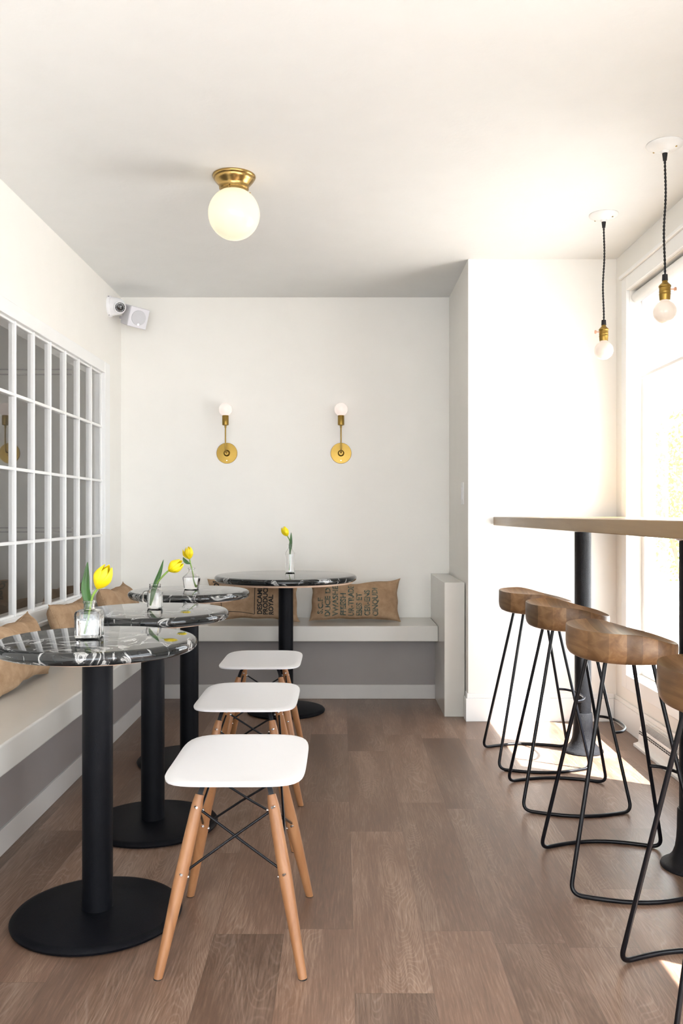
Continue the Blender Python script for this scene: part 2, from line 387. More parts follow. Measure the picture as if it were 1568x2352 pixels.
# right-hand windows
for i, (a, b) in enumerate(RW):
    w = struct('window_%d' % (i+2), boxbm(XR+.085, XR+.089, a+.04, b-.04, WZ0+.04, WZ1-.04), 'pane')
    bm = bmesh.new(); e = .07; p = .018
    box(bm, XR-p, XR, a-e, a, WZ0-e, WZ1+e); box(bm, XR-p, XR, b, b+e, WZ0-e, WZ1+e)
    box(bm, XR-p, XR, a, b, WZ1, WZ1+e); box(bm, XR-p, XR, a, b, WZ0-e, WZ0)
    box(bm, XR-p-.012, XR, a-e-.01, b+e+.01, WZ1+e, WZ1+e+.018)
    obj('casing', bm, 'trim', w, bevel=.003)
    bm = bmesh.new(); s = .04
    for y0, y1, z0, z1 in ((a, a+s, WZ0, WZ1), (b-s, b, WZ0, WZ1), (a+s, b-s, WZ0, WZ0+s), (a+s, b-s, WZ1-s, WZ1)):
        box(bm, XR+.06, XR+.115, y0, y1, z0, z1)
    obj('sash', bm, 'trim', w, bevel=.003)
    # roller blind
    t = thing('roller_blind', ['white roller blind half lowered in the window by the pillar', 'white roller blind in the middle side window', 'white roller blind in the side window nearest the front'][i], 'blind', (XR+.035, (a+b)/2, 2.155), 0)
    L = (b-a)/2-.008
    obj('cassette', lathebm([(.0, -L), (.026, -L), (.028, -L+.003), (.028, L-.003), (.026, L), (0, L)], 32, Matrix.Rotation(PI/2, 4, 'X')), 'trim', t, True)
    obj('fabric', boxbm(.012, .0128, -L+.035, L-.035, -.395, -.02), 'blind', t)
    obj('bottom_bar', boxbm(.006, .018, -L+.033, L-.033, -.41, -.393), 'trim', t, bevel=.003)
# baseboards
bm = bmesh.new()
for y0, y1, h, tk in ((0, 0, .12, .016), (0, 0, .14, .009)):
    box(bm, XR-tk, XR, YF, YP, 0, h)
struct('baseboard_right', bm, 'trim', bevel=.002)
bm = bmesh.new(); box(bm, XP-.014, XR-.017, YP-.016, YP, 0, .12); box(bm, XP-.007, XR-.017, YP-.009, YP, .12, .145); box(bm, XP-.014, XP, YP, YP+.06, 0, .12); box(bm, XP-.007, XP, YP, YP+.06, .12, .145)
struct('baseboard_pillar', bm, 'trim', bevel=.002)
bm = bmesh.new(); box(bm, XL, XL+.014, YF, 1.2, 0, .13)
struct('baseboard_left', bm, 'trim')

# ------------------------------------------------------------------ built-in bench
t = thing('built_in_bench', 'built-in L-shaped bench with pale grey seat along the left and back walls', 'bench', (XL, YB, 0))
def Lshape(x, y, z0, z1, xend, ystart, gap=0):
    # polygon of an L: left arm out to x, back arm from y to the wall, in bench coordinates
    pts = [(0, ystart), (x, ystart), (x, y), (xend, y), (xend, 0), (0, 0)]
    bm = bmesh.new(); lo = [bm.verts.new((p[0], p[1], z0)) for p in pts]; hi = [bm.verts.new((p[0], p[1], z1)) for p in pts]
    bm.faces.new(lo[::-1]); bm.faces.new(hi)
    for i in range(6): j = (i+1) % 6; bm.faces.new((lo[i], lo[j], hi[j], hi[i]))
    return bm
XE = .547-XL
obj('bench_seat', Lshape(.42, -.42, .357, .445, XE, 1.25-YB), 'bench', t, bevel=.006)
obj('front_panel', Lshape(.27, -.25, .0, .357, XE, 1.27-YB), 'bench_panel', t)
obj('kick_board', Lshape(.279, -.259, .0, .082, XE, 1.26-YB), 'kick', t, bevel=.002)
bm = boxbm(XE, XE+.108, 4.63-YB, 0, 0, .714); obj('end_panel', bm, 'bench', t, bevel=.0025)

# baseboard heater
t = thing('baseboard_heater', 'low white baseboard heater with grey top grille under the window', 'heater', (XR-.016, 3.55, 0))
def prism(bm, prof, y0, y1):
    a = [bm.verts.new((x, y0, z)) for x, z in prof]; b = [bm.verts.new((x, y1, z)) for x, z in prof]
    bm.faces.new(a[::-1]); bm.faces.new(b)
    for i in range(len(prof)): j = (i+1) % len(prof); bm.faces.new((a[i], a[j], b[j], b[i]))
    return bm
obj('housing', prism(bmesh.new(), [(0, .0), (-.06, .0), (-.06, .014), (-.038, .02), (-.030, .085), (-.012, .108), (0, .108)], -.55, .5), 'trim', t, bevel=.002)
bm = bmesh.new()
for k in range(96):
    y = -.52+k*.0103; prism(bm, [(-.0305, .0862), (-.0125, .1085), (-.0115, .1095), (-.0315, .087)], y, y+.0055)
obj('top_grille', bm, 'grille', t)
bm = bmesh.new()
for k in range(40):
    for z in (.060, .069):
        y = -.52+k*.0255; xx = -.0342-(.0685-z)*.12
        box(bm, xx-.0012, xx+.001, y, y+.017, z, z+.004)
obj('vent_slots', bm, 'slot', t)

# light switch on the alcove side of the pillar
t = thing('light_switch', 'white wall switch plate on the side of the pillar', 'switch', (XP, 4.73, 1.19))
obj('plate', boxbm(-.006, 0, -.036, .036, -.06, .06), 'trim', t, bevel=.002)
obj('rocker', boxbm(-.009, -.005, -.016, .016, -.033, .033), 'plastic', t, bevel=.001)

# ------------------------------------------------------------------ round marble tables
def marble_table(loc, R, Rb, label, group):
    t = thing('pedestal_table', label, 'table', loc, random.random()*6, group)
    zt, th = .747, .033; n = 10
    prof = [(0, zt), (R-th*.5, zt)]
    for i in range(1, n+1):
        a = PI/2-PI*i/n; prof.append((R-th*.5+math.cos(a)*th*.5, zt-th*.5+math.sin(a)*th*.5))
    prof += [(0, zt-th)]
    obj('tabletop', lathebm(prof, 96), 'marble', t, True)
    rp = R-.06 if R < .3 else R-.022
    obj('plywood_disc', lathebm([(0, zt-th), (rp, zt-th), (rp, zt-th-.009), (0, zt-th-.009)], 72), 'ply', t, True)
    zb = zt-th-.009
    obj('mounting_plate', lathebm([(0, zb), (.055, zb), (.052, zb-.008), (.041, zb-.010), (0, zb-.010)], 40), 'black', t, True)
    obj('pole', lathebm([(0, .018), (.040, .018), (.040, zb-.008), (0, zb-.008)], 48), 'black', t, True)
    obj('base', lathebm([(0, 0), (Rb-.012, 0), (Rb-.002, .004), (Rb, .010), (Rb-.006, .017), (Rb-.02, .020), (.06, .026), (0, .026)], 96), 'black', t, True)
    return t
g = 'small black marble pedestal tables'
marble_table((-.654, 2.336, 0), .264, .2235, 'small round black marble pedestal table nearest the camera', g)
marble_table((-.654, 3.02, 0), .262, .2235, 'small round black marble table under the mug-shaped jar, second from camera', g)
marble_table((-.664, 3.80, 0), .262, .2235, 'small round black marble table under the short-necked bottle, third from camera', g)
marble_table((-.304, 4.76, 0), .387, .214, 'larger round black marble table in front of the back bench', 'marble tables')

# ------------------------------------------------------------------ white stools with dowel legs
def white_stool():
    t = thing('dowel_leg_stool', 'x', 'stool', (0, 0, 0), 0, 'white stools with wooden legs')
    # seat shell
    bm = bmesh.new(); N, K = 72, 12; a, b = .170, .232; rings_t = []; rings_b = []
    def outline(ang):
        p = 5.0; c, s = math.cos(ang), math.sin(ang)
        rr = (abs(c)**p+abs(s)**p)**(-1/p); return c*rr*a, s*rr*b
    def hz(x, y, f): return .452+.006*(y/b)**2 - .006*(1-(x/a)**2)*(1-(y/b)**2) - (.004*max(0, (f-.9)/.1)**2)
    ct = bm.verts.new((0, 0, hz(0, 0, 0))); cb = bm.verts.new((0, 0, hz(0, 0, 0)-.009))
    for k in range(1, K+1):
        f = (k/K)**.8; rt = []; rb = []
        for i in range(N):
            x, y = outline(2*PI*i/N); x *= f; y *= f
            rt.append(bm.verts.new((x, y, hz(x, y, f)))); rb.append(bm.verts.new((x*.994, y*.994, hz(x, y, f)-.009+(.004 if k == K else 0))))
        rings_t.append(rt); rings_b.append(rb)
    for i in range(N):
        j = (i+1) % N; bm.faces.new((ct, rings_t[0][i], rings_t[0][j])); bm.faces.new((cb, rings_b[0][j], rings_b[0][i]))
        for k in range(K-1):
            bm.faces.new((rings_t[k][i], rings_t[k+1][i], rings_t[k+1][j], rings_t[k][j])); bm.faces.new((rings_b[k][j], rings_b[k+1][j], rings_b[k+1][i], rings_b[k][i]))
        bm.faces.new((rings_t[-1][i], rings_b[-1][i], rings_b[-1][j], rings_t[-1][j]))
    obj('seat', bm, 'plastic', t, True)
    def legpt(sx, sy, z):
        f = 1-z/.394; return Vector((sx*(.088+.080*f), sy*(.118+.100*f), z))
    for sx in (-1, 1):
        for sy in (-1, 1):
            A, B = legpt(sx, sy, .396), legpt(sx, sy, 0.0)
            pts = [A.lerp(B, k/16) for k in range(17)]
            def rad(u):
                if u < .05: return .0105+.003*(u/.05)
                return .0135+.0025*math.sin(min(1, u/.5)*PI/2) if u < .5 else .016-.0055*((u-.5)/.5)
            bm = tubebm(pts, rad, 20)
            for v in bm.verts:
                if v.co.z < .004: v.co.z = max(v.co.z, 0)
            lg = obj('leg', bm, 'leg_wood', t, True)
            bm = bmesh.new()
            P = legpt(sx, sy, .0)
            lathe(bm, [(0, 0), (.0105, 0), (.0108, .002), (0, .002)], 24, T(P.x, P.y, 0)); obj('foot_pad', bm, 'slot', lg)
            # flat bracket up to the seat
            bm = bmesh.new()
            pts = [legpt(sx, sy, .33), legpt(sx, sy, .392), Vector((sx*.078, sy*.106, .425)), Vector((sx*.062, sy*.085, .436)), Vector((sx*.045, sy*.07, .438))]
            pts = fillet(pts, .012, 4)
            vs = []
            for p in pts:
                w = Vector((sx*.0, sy*.0, 0)); s1 = Vector((.0062, 0, 0)); s2 = Vector((0, .002, 0))
                vs.append([bm.verts.new(p+s1*q+s2*r_) for q, r_ in ((-1, -1), (1, -1), (1, 1), (-1, 1))])
            for p_, q_ in zip(vs, vs[1:]):
                for k in range(4): bm.faces.new((p_[k], p_[(k+1) % 4], q_[(k+1) % 4], q_[k]))
            bm.faces.new(vs[0]); bm.faces.new(vs[-1][::-1])
            for v in bm.verts:
                if v.co.z < .393: v.co.x -= sx*.004; v.co.y -= 0
            obj('bracket', bm, 'rod', t)
            for z in (.372, .225):
                p = legpt(sx, sy, z)
                obj('bolt', tubebm([p+Vector((sx*-.002, -.0195, 0)), p+Vector((sx*.002, -.0135, 0)), p+Vector((0, .0135, 0)), p+Vector((0, .0195, 0))], lambda u: .0042 if .1 < u < .9 else .0032, 14), 'chrome', lg, True)
                obj('bolt', tubebm([p+Vector((-.0165, 0, -.012)), p+Vector((-.0135, 0, -.012)), p+Vector((.0135, 0, -.012)), p+Vector((.0165, 0, -.012))], lambda u: .0042 if .1 < u < .9 else .0032, 14), 'chrome', lg, True)
    # crossed wires on all four sides
    for (s1, s2) in (((-1, -1), (1, -1)), ((-1, 1), (1, 1)), ((-1, -1), (-1, 1)), ((1, -1), (1, 1))):
        for u, v in ((s1, s2), (s2, s1)):
            A = legpt(*u, .366); B = legpt(*v, .222); d = (B-A).normalized()
            off = Vector((0, 0, .002)) if u == s1 else Vector((0, 0, -.002))
            # wires bow slightly inwards where they pass each other
            mid = (A+B)/2*1; inw = Vector((-mid.x, -mid.y, 0)).normalized()*(.003 if u == s1 else -.003)
            obj('cross_wire', tubebm([A+d*.012+off, (A+B)/2+inw, B-d*.012+off], .0032, 10), 'rod', t, True)
    obj('seat_spider', boxbm(-.05, .05, -.075, .075, .434, .441), 'rod', t, bevel=.002)
    return t
s0 = white_stool(); s0.location = (-.258, 2.24, 0); s0['label'] = 'white seat stool nearest the camera, wooden dowel legs fully visible'
dup(s0, (-.318, 3.0, 0), 0, 'middle one of the three white seat stools with wooden legs')
dup(s0, (-.342, 3.76, 0), 0, 'farthest white seat stool, in front of the large table base')

# ------------------------------------------------------------------ tractor-seat bar stools
def bar_stool():
    t = thing('bar_stool', 'x', 'stool', (0, 0, 0), 0, 'wooden bar stools along the high table')
    bm = bmesh.new(); N, K = 96, 14
    def outline(a):
        c, s = math.cos(a), math.sin(a)
        p = 2.15 if c < 0 else 3.3
        rx = .149 if c < 0 else .138
        rr = (abs(c)**p+abs(s)**p)**(-1/p); return c*rr*rx, s*rr*.196
    def top(x, y, f):
        u = x/.149
        q = max(0, min(1, (u+.25)/1.25)); z = .741-.036*q*q*(3-2*q)       # back edge stands higher than the front
        z -= .027*(1-f**2.6)
        return z
    rt = []
    ct = bm.verts.new((0, 0, top(0, 0, 0)))
    for k in range(1, K+1):
        f = k/K; rt.append([bm.verts.new((outline(2*PI*i/N)[0]*f, outline(2*PI*i/N)[1]*f, top(outline(2*PI*i/N)[0]*f, outline(2*PI*i/N)[1]*f, f))) for i in range(N)])
    side = []
    for h, s_ in ((-.003, 1.008), (.698, 1.012), (.690, 1.012), (.676, 1.005), (.665, .985), (.657, .95), (.653, .89), (.652, .80)):
        ring = []
        for i in range(N):
            x, y = outline(2*PI*i/N)
            z = rt[-1][i].co.z+h if h < 0 else h
            ring.append(bm.verts.new((x*s_, y*s_, z)))
        side.append(ring)
    cb = bm.verts.new((0, 0, .652)); seq = rt+side
    for i in range(N):
        j = (i+1) % N; bm.faces.new((ct, rt[0][i], rt[0][j])); bm.faces.new((cb, side[-1][j], side[-1][i]))
        for k in range(len(seq)-1): bm.faces.new((seq[k][i], seq[k+1][i], seq[k+1][j], seq[k][j]))
    obj('seat', bm, 'seat_wood', t, True)
    r = .0062
    for sy in (1, -1):
        arc = [Vector((-.196+.392*u, sy*(.168+.058*math.sin(PI*u)), r)) for u in [i/12 for i in range(13)]]
        pts = [Vector((-.068, sy*.085, .655))]+arc+[Vector((.068, sy*.085, .655))]
        full = []
        # round only the two feet
        P0, F0, A0 = pts[0], arc[0], arc[1]; P1, F1, A1 = pts[-1], arc[-1], arc[-2]
        def bend(p, f, a):
            d1 = (p-f).normalized()*.035; d2 = (a-f); q0 = f+d1; q1 = f+d2; return [q0*(1-u)**2+f*2*u*(1-u)+q1*u*u for u in [i/8 for i in range(9)]]
        full = [P0]+[P0.lerp(F0+(P0-F0).normalized()*.035, .5)]+bend(P0, F0, A0)+arc[2:-2]+bend(P1, F1, A1)[::-1]+[P1]
        obj('leg_frame', tubebm(full, r, 14), 'rod', t, True)
    z = .28; f = 1-z/.655; xl = .068+.128*f; yl = .085+.083*f
    pts = catmull([(xl, yl, z), (xl+.035, yl*.86, z), (xl+.062, yl*.45, z), (xl+.068, 0, z), (xl+.062, -yl*.45, z), (xl+.035, -yl*.86, z), (xl, -yl, z)], 6)
    obj('footrest', tubebm(pts, .0055, 12), 'rod', t, True)
    for y0 in (-.095, .07): obj('mounting_plate', boxbm(-.08, .08, y0, y0+.025, .648, .6535), 'rod', t)
    return t
b0 = bar_stool(); b0.location = (.85, 3.84, 0); b0.rotation_euler.z = .03; b0['label'] = 'wooden saddle-seat bar stool farthest from camera, nearest the pillar'
dup(b0, (.857, 3.318, 0), -.035, 'wooden saddle-seat bar stool second from the pillar')
dup(b0, (.838, 2.63, 0), .02, 'wooden saddle-seat bar stool third from the pillar, whole seat in view')
dup(b0, (.862, 1.915, 0), 0, 'wooden saddle-seat bar stool cut off at the right edge of the photo')

# ------------------------------------------------------------------ high table
t = thing('high_table', 'long high table with light maple top by the right window', 'table', (1.1, 2.9, 0))
obj('tabletop', boxbm(-.31, .31, 1.2-2.9, 4.532-2.9, 1.020, 1.064), 'table_wood', t, bevel=.003)
for Y in (3.96, 2.66):
    y = Y-2.9; mt = T(-.003 if Y > 3 else -.03, y, 0)
    p = obj('pole', lathebm([(0, .16), (.037, .16), (.037, 1.0), (0, 1.0)], 40, mt), 'pole_tex', t, True)
    obj('pole_base', lathebm([(0, 0), (.090, 0), (.092, .004), (.090, .010), (.084, .014), (.070, .022), (.057, .038), (.049, .060), (.0455, .085), (.0435, .115), (.0425, .175), (.040, .179), (0, .179)], 56, mt), 'pole_tex', t, True)
    bm = lathebm([(0, .998), (.045, .998), (.050, 1.004), (.05, 1.012), (0, 1.012)], 40, mt)
    for a in range(4):
        box(bm, 0, .13, -.018, .018, 1.010, 1.020, mt @ Matrix.Rotation(a*PI/2, 4, 'Z'))
    obj('mounting_bracket', bm, 'chrome', t, bevel=.002)

# ------------------------------------------------------------------ burlap cushions
def pillow(name_label, loc, rot, hw, hh, hd, seed, texts=(), lines=(), group='burlap sack cushions'):
    t = thing('burlap_cushion', name_label, 'cushion', loc, 0, group)
    t.rotation_euler = rot
    def shape(x, z, side=-1):          # flat cloth coordinates (x, z) to the cushion's surface
        u, v = max(-1, min(1, x/hw)), max(-1, min(1, z/hh))
        X = hw*u*(1-.085*(1-v*v)**.7*abs(u)**3); Z = hh*v*(1-.19*(1-u*u)**.6*abs(v)**3)
        d = hd*((1-abs(u)**3.2)*(1-abs(v)**2.6))**.5
        w = noise.noise(Vector((x*7+seed, z*9, seed*3.1)))*.018+noise.noise(Vector((x*19+seed, z*17, seed*1.7)))*.006
        edge = (1-u**6)*(1-v**6)
        Z += noise.noise(Vector((u*2+seed*5, 0, v)))*.016*abs(v); X += noise.noise(Vector((0, v*2+seed*2, u)))*.010*abs(u)
        return Vector((X, side*(d+w*edge*(1 if d > .004 else 0)), Z+hh))
    bm = bmesh.new(); n, m_ = 48, 30
    def curve(i, n): s = -1+2*i/n; return math.copysign(abs(math.sin(s*PI/2)), s)
    F = {}
    for sd in (-1, 1):
        for i in range(n+1):
            for j in range(m_+1):
                if i in (0, n) or j in (0, m_):
                    if (i, j, 0) not in F:
                        p = shape(curve(i, n)*hw, curve(j, m_)*hh, sd); p.y = 0; F[(i, j, 0)] = bm.verts.new(p)
                    F[(i, j, sd)] = F[(i, j, 0)]
                else: F[(i, j, sd)] = bm.verts.new(shape(curve(i, n)*hw, curve(j, m_)*hh, sd))
        for i in range(n):
            for j in range(m_):
                q = [F[(i, j, sd)], F[(i+1, j, sd)], F[(i+1, j+1, sd)], F[(i, j+1, sd)]]
                bm.faces.new(q if sd < 0 else q[::-1])
    obj('cover', bm, 'burlap', t, True)
    # seam along the rim
    rim = [(-1+2*k/30, -1) for k in range(30)]+[(1, -1+2*k/16) for k in range(16)]+[(1-2*k/30, 1) for k in range(30)]+[(-1, 1-2*k/16) for k in range(16)]
    pts = []
    for u, v in rim: p = shape(u*hw, v*hh, -1); p.y = 0; pts.append(p)
    obj('seam', tubebm(pts, .0022, 6, True), 'burlap', t, True)
    def print_mesh(bm, name, mat):
        xs = [v.co.x for v in bm.verts]; zs = [v.co.z for v in bm.verts]
        for ax, lo, hi in ((0, min(xs), max(xs)), (2, min(zs), max(zs))):
            q = lo+.007
            while q < hi:
                co = [0, 0, 0]; no = [0, 0, 0]; co[ax] = q; no[ax] = 1
                bmesh.ops.bisect_plane(bm, geom=bm.verts[:]+bm.edges[:]+bm.faces[:], plane_co=co, plane_no=no, dist=1e-6); q += .007
        for v in bm.verts:
            p = shape(v.co.x, v.co.z, -1); p.y -= .0012; v.co = p
        obj(name, bm, mat, t)
    for (s, x, z, size, rot90, mat, sq) in texts:
        cu = bpy.data.curves.new('print', 'FONT'); cu.body = s; cu.size = size; cu.offset = size*.034; cu.align_x = 'LEFT'; cu.resolution_u = 3
        tmp = bpy.data.objects.new('print', cu); C.objects.link(tmp); bpy.context.view_layer.update()
        me = bpy.data.meshes.new_from_object(tmp.evaluated_get(bpy.context.evaluated_depsgraph_get()))
        bpy.data.objects.remove(tmp); bm = bmesh.new(); bm.from_mesh(me); bpy.data.meshes.remove(me)
        for v in bm.verts:
            a, b_ = v.co.x*sq, v.co.y
            v.co = Vector((x-b_, 0, z+a)) if rot90 else Vector((x+a, 0, z+b_))
        kill = [v for v in bm.verts if abs(v.co.x) > hw*.97 or abs(v.co.z) > hh*.97]
        bmesh.ops.delete(bm, geom=kill, context='VERTS')
        if bm.verts: print_mesh(bm, 'printed_text', mat)
        else: bm.free()
    if lines:
        bm = bmesh.new()
        for x0, z0, x1, z1, w in lines:
            d = Vector((x1-x0, 0, z1-z0)); nrm = Vector((-d.z, 0, d.x)).normalized()*w/2; a = Vector((x0, 0, z0)); b_ = Vector((x1, 0, z1))
            bm.faces.new([bm.verts.new(q) for q in (a-nrm, b_-nrm, b_+nrm, a+nrm)])
        print_mesh(bm, 'printed_border', 'ink')
    return t
lean = .20
rows = ['S.C.F', 'DUCE D', 'VWASHE', 'FFEESH', 'UR-TRADE', 'EBES ET', 'CER-ENS', 'CINQUDI']
tx = [(s, -.195+i*.047, -.105+(.02 if i == 0 else 0), .046, True, 'teal_ink', 1.02 if len(s) < 7 else .92) for i, s in enumerate(rows)]
pillow('burlap cushion printed with faded green stencil letters on the back bench', (.078, 5.125, .441), (-lean, 0, 0), .272, .128, .062, 1.3, tx)
pillow('burlap cushion printed DESCAMI PRODUCE ROYAL in black on the back bench', (-.52, 5.125, .441), (-lean, 0, 0), .275, .128, .062, 4.4,
       [('DESCAMI', .055, -.088, .038, True, 'ink', 1.0), ('PRODUCE', .088, -.092, .038, True, 'ink', 1.0), ('ROYAL', .121, -.094, .038, True, 'ink', 1.0), ('PROD', -.205, .0, .052, True, 'ink', 1.0), ('FLY', -.08, .02, .04, True, 'ink', 1)],
       [(.012, -.085, .012, .09, .004), (-.19, -.065, .012, -.086, .004), (-.19, -.065, -.19, .02, .004)])
# cushions on the left bench face +X: local -Y turned to +X
for (y, lab, tex, sd, dz) in ((3.20, 'plain burlap cushion on the left bench, nearest the camera', [], 8.1, .0),
                         (3.97, 'burlap cushion with a green leaf print, middle of the left bench', [('SAC', .10, -.10, .05, False, 'ink', 1), ('&', -.135, -.022, .055, False, 'green_ink', 1.3)], 2.6, 0),
                         (4.74, 'burlap cushion with black print on the left bench beside the back corner', [('CAFE', .08, -.10, .06, False, 'ink', 1), ('14', .16, .02, .06, False, 'ink', 1)], 6.2, 0)):
    p = pillow(lab, (XL+.185, y, .441), (0, 0, 0), .27 if sd == 8.1 else .25, .132, .07, sd, tex)
    p.rotation_euler = (Matrix.Rotation(PI/2, 3, 'Z') @ Matrix.Rotation(-.33, 3, 'X')).to_euler()

# ------------------------------------------------------------------ wall sconces
def sconce():
    t = thing('wall_sconce', 'x', 'lamp', (0, 0, 0), 0, 'brass wall sconces')
    R = Matrix.Rotation(PI/2, 4, 'X')      # lathe axis towards -Y
    obj('backplate', lathebm([(0, 0), (.063, 0), (.064, .002), (.062, .006), (.020, .007), (.016, .012), (.012, .020), (0, .020)], 56, R), 'brass', t, True)
    path = fillet([(0, -.018, 0), (0, -.070, .004), (0, -.070, .165)], .022, 8)
    obj('arm', tubebm(path, .0042, 14), 'brass', t, True)
    obj('screw', lathebm([(0, .006), (.003, .006), (.003, .009), (0, .009)], 16, T(0, 0, -.045) @ R), 'chrome', t, True)
    m_ = T(0, -.070, 0)
    obj('socket', lathebm([(0, .150), (.006, .150), (.0065, .162), (.0105, .163), (.019, .166), (.0195, .170), (.0195, .222), (.018, .224), (0, .224)], 36, m_), 'brass', t, True)
    pr = [(0, .222), (.013, .222), (.015, .228)]+[(.040*math.cos(a), .260+.040*math.sin(a)) for a in [math.radians(-55+145*i/18) for i in range(19)]]
    pr[-1] = (0, .300)
    obj('bulb', lathebm(pr, 40, m_), 'bulb', t, True)
    return t
s1 = sconce(); s1.location = (-.702, YB, 1.451); s1['label'] = 'left brass wall sconce with frosted round bulb on the back wall'
dup(s1, (-.003, YB, 1.451), 0, 'right brass wall sconce with frosted round bulb on the back wall')

# globe ceiling lamp
t = thing('globe_ceiling_light', 'white glass globe ceiling light with an antique brass base', 'lamp', (-.422, 3.42, CEIL))
obj('brass_canopy', lathebm([(0, 0), (.084, 0), (.085, -.004), (.083, -.009), (.079, -.012), (.079, -.016), (.073, -.024), (.062, -.036), (.058, -.044), (.058, -.052), (.054, -.056), (.054, -.066), (.049, -.066), (.049, -.030), (0, -.030)], 64), 'antique', t, True)
pr = [(.046, -.052)]+[(.101*math.cos(a), -.150+.101*math.sin(a)) for a in [math.radians(62-152*i/30) for i in range(31)]]; pr[-1] = (0, -.251)
obj('glass_globe', lathebm(pr, 64), 'globe', t, True)
for a in (.3, 2.4, 4.5):
    obj('thumb_screw', tubebm([(.052*math.cos(a), .052*math.sin(a), -.061), (.066*math.cos(a), .066*math.sin(a), -.061)], .003, 10), 'antique', t, True)

# pendant lamps
def pendant(loc, key_dir, label, drop=.485):
    t = thing('pendant_lamp', label, 'lamp', loc, 0, 'bare bulb pendants over the high table')
    obj('ceiling_canopy', lathebm([(0, 0), (.063, 0), (.064, -.003), (.060, -.010), (.040, -.020), (.016, -.026), (.012, -.034), (0, -.034)], 56), 'trim', t, True)
    for s in (-1, 1): obj('screw', lathebm([(0, -.017), (.0035, -.017), (.0035, -.021), (0, -.021)], 12, T(s*.03, -s*.028, 0)), 'brass', t, True)
    obj('cord_grip', lathebm([(0, -.030), (.010, -.030), (.0065, -.060), (0, -.060)], 24), 'cord', t, True)
    bm = bmesh.new()
    for ph in (0, PI):
        pts = []
        for i in range(241):
            u = i/240; z = -.055-(drop-.055)*u; a = ph+2*PI*16*u; sw = .004*math.sin(PI*u*2.3)*math.sin(PI*u)
            pts.append((.0021*math.cos(a)+sw, .0021*math.sin(a), z))
        tube(bm, pts, .0023, 8)
    obj('twisted_cord', bm, 'cord', t, True)
    z = -drop
    obj('socket_cap', lathebm([(0, z+.016), (.0095, z+.016), (.0105, z-.006), (0, z-.006)], 24), 'cord', t, True)
    obj('socket', lathebm([(0, z-.004), (.009, z-.004), (.010, z-.012), (.016, z-.018), (.0215, z-.024), (.0215, z-.029), (.0198, z-.031), (.0198, z-.043), (.0208, z-.045), (.0198, z-.047), (.0198, z-.053), (.0208, z-.055), (.0198, z-.057), (.019, z-.070), (.018, z-.076), (0, z-.076)], 36), 'brass', t, True)
    k = obj('switch_key', tubebm([(key_dir*.018, 0, z-.036), (key_dir*.034, 0, z-.036), (key_dir*.0342, 0, z-.036), (key_dir*.040, 0, z-.036)], lambda u: .0022 if u < .5 else .0075, 14), 'copper', t, True)
    pr = [(0, z-.072), (.014, z-.072), (.016, z-.080)]
    for i in range(25):
        a = math.radians(50-140*i/24); pr.append((.041*math.cos(a), z-.118+.041*math.sin(a)))
    pr[-1] = (0, z-.159)
    obj('bulb', lathebm(pr, 40), 'bulb2', t, True)
pendant((1.162, 3.86, CEIL), -1, 'bare bulb pendant lamp farther away, nearest the pillar')
pendant((1.160, 3.125, CEIL), 1, 'bare bulb pendant lamp nearest the right edge of the photo')

# security camera
t = thing('security_camera', 'white dome security camera high on the left wall by the corner', 'camera', (XL, 5.06, 2.285))
R = Matrix.Rotation(PI/2, 4, 'Y')
obj('wall_plate', lathebm([(0, 0), (.060, 0), (.061, .003), (.060, .014), (.056, .018), (0, .018)], 48, R), 'plastic', t, True)
obj('dome', lathebm([(.055, .016), (.054, .026), (.052, .036), (.048, .060), (.040, .078), (.026, .090), (0, .095)], 48, R, True), 'plastic', t, True)
d = Vector((.42, -1, -.28)).normalized(); c = Vector((.060, -.012, -.006))
A = aim(c, d)
e = obj('eyeball', lathebm([(0, 0), (.030, .0), (.034, .020), (.034, .048), (.032, .054), (.029, .054), (.028, .050), (0, .050)], 40, A), 'plastic', t, True)
obj('lens', lathebm([(0, .0505), (.0275, .0505), (.0275, .053), (.016, .053), (.015, .056), (0, .058)], 36, A), 'lens', e, True)
bm = bmesh.new()
for k in range(14):
    a = 2*PI*k/14; lathe(bm, [(0, .053), (.0022, .053), (.0022, .0545), (0, .0545)], 8, A @ T(.0222*math.cos(a), .0222*math.sin(a), 0))
obj('infrared_lights', bm, 'grey_print', e)
bm = bmesh.new()
for k in range(3):
    a = 2*PI*k/3+.1; lathe(bm, [(0, 0), (.003, 0), (.003, .002), (0, .002)], 8, R @ T(.0595*math.cos(a+PI/2), .0595*math.sin(a+PI/2), .008) @ Matrix.Rotation(PI/2, 4, 'X'))
obj('plate_screws', bm, 'lens', t)

# loudspeaker
t = thing('wall_speaker', 'small pale grey cube speaker beside the security camera', 'speaker', (-1.222, 5.16, 2.247))
t.rotation_euler = (Matrix.Rotation(.60, 3, 'Z') @ Matrix.Rotation(.30, 3, 'X') @ Matrix.Rotation(.12, 3, 'Y')).to_euler()
h = .058
obj('cabinet', boxbm(-h, h, -.045, .065, -h, h), 'speaker', t, bevel=.006)
obj('front_frame', boxbm(-h-.001, h+.001, -.058, -.0455, -h-.001, h+.001), 'speaker', t, bevel=.005)
obj('round_grille', lathebm([(0, 0), (.044, 0), (.043, .003), (.030, .004), (0, .0045)], 48, T(0, -.058, 0) @ Matrix.Rotation(PI/2, 4, 'X')), 'grey_print', t, True)
obj('logo_badge', lathebm([(0, 0), (.007, 0), (.006, .002), (0, .002)], 20, T(.004, -.0618, -.038) @ Matrix.Rotation(PI/2, 4, 'X')), 'chrome', t, True)
obj('wall_bracket', tubebm([(0, .06, 0), (0, .115, -.01), (-.03, .16, -.03)], .009, 14), 'speaker', t, True)

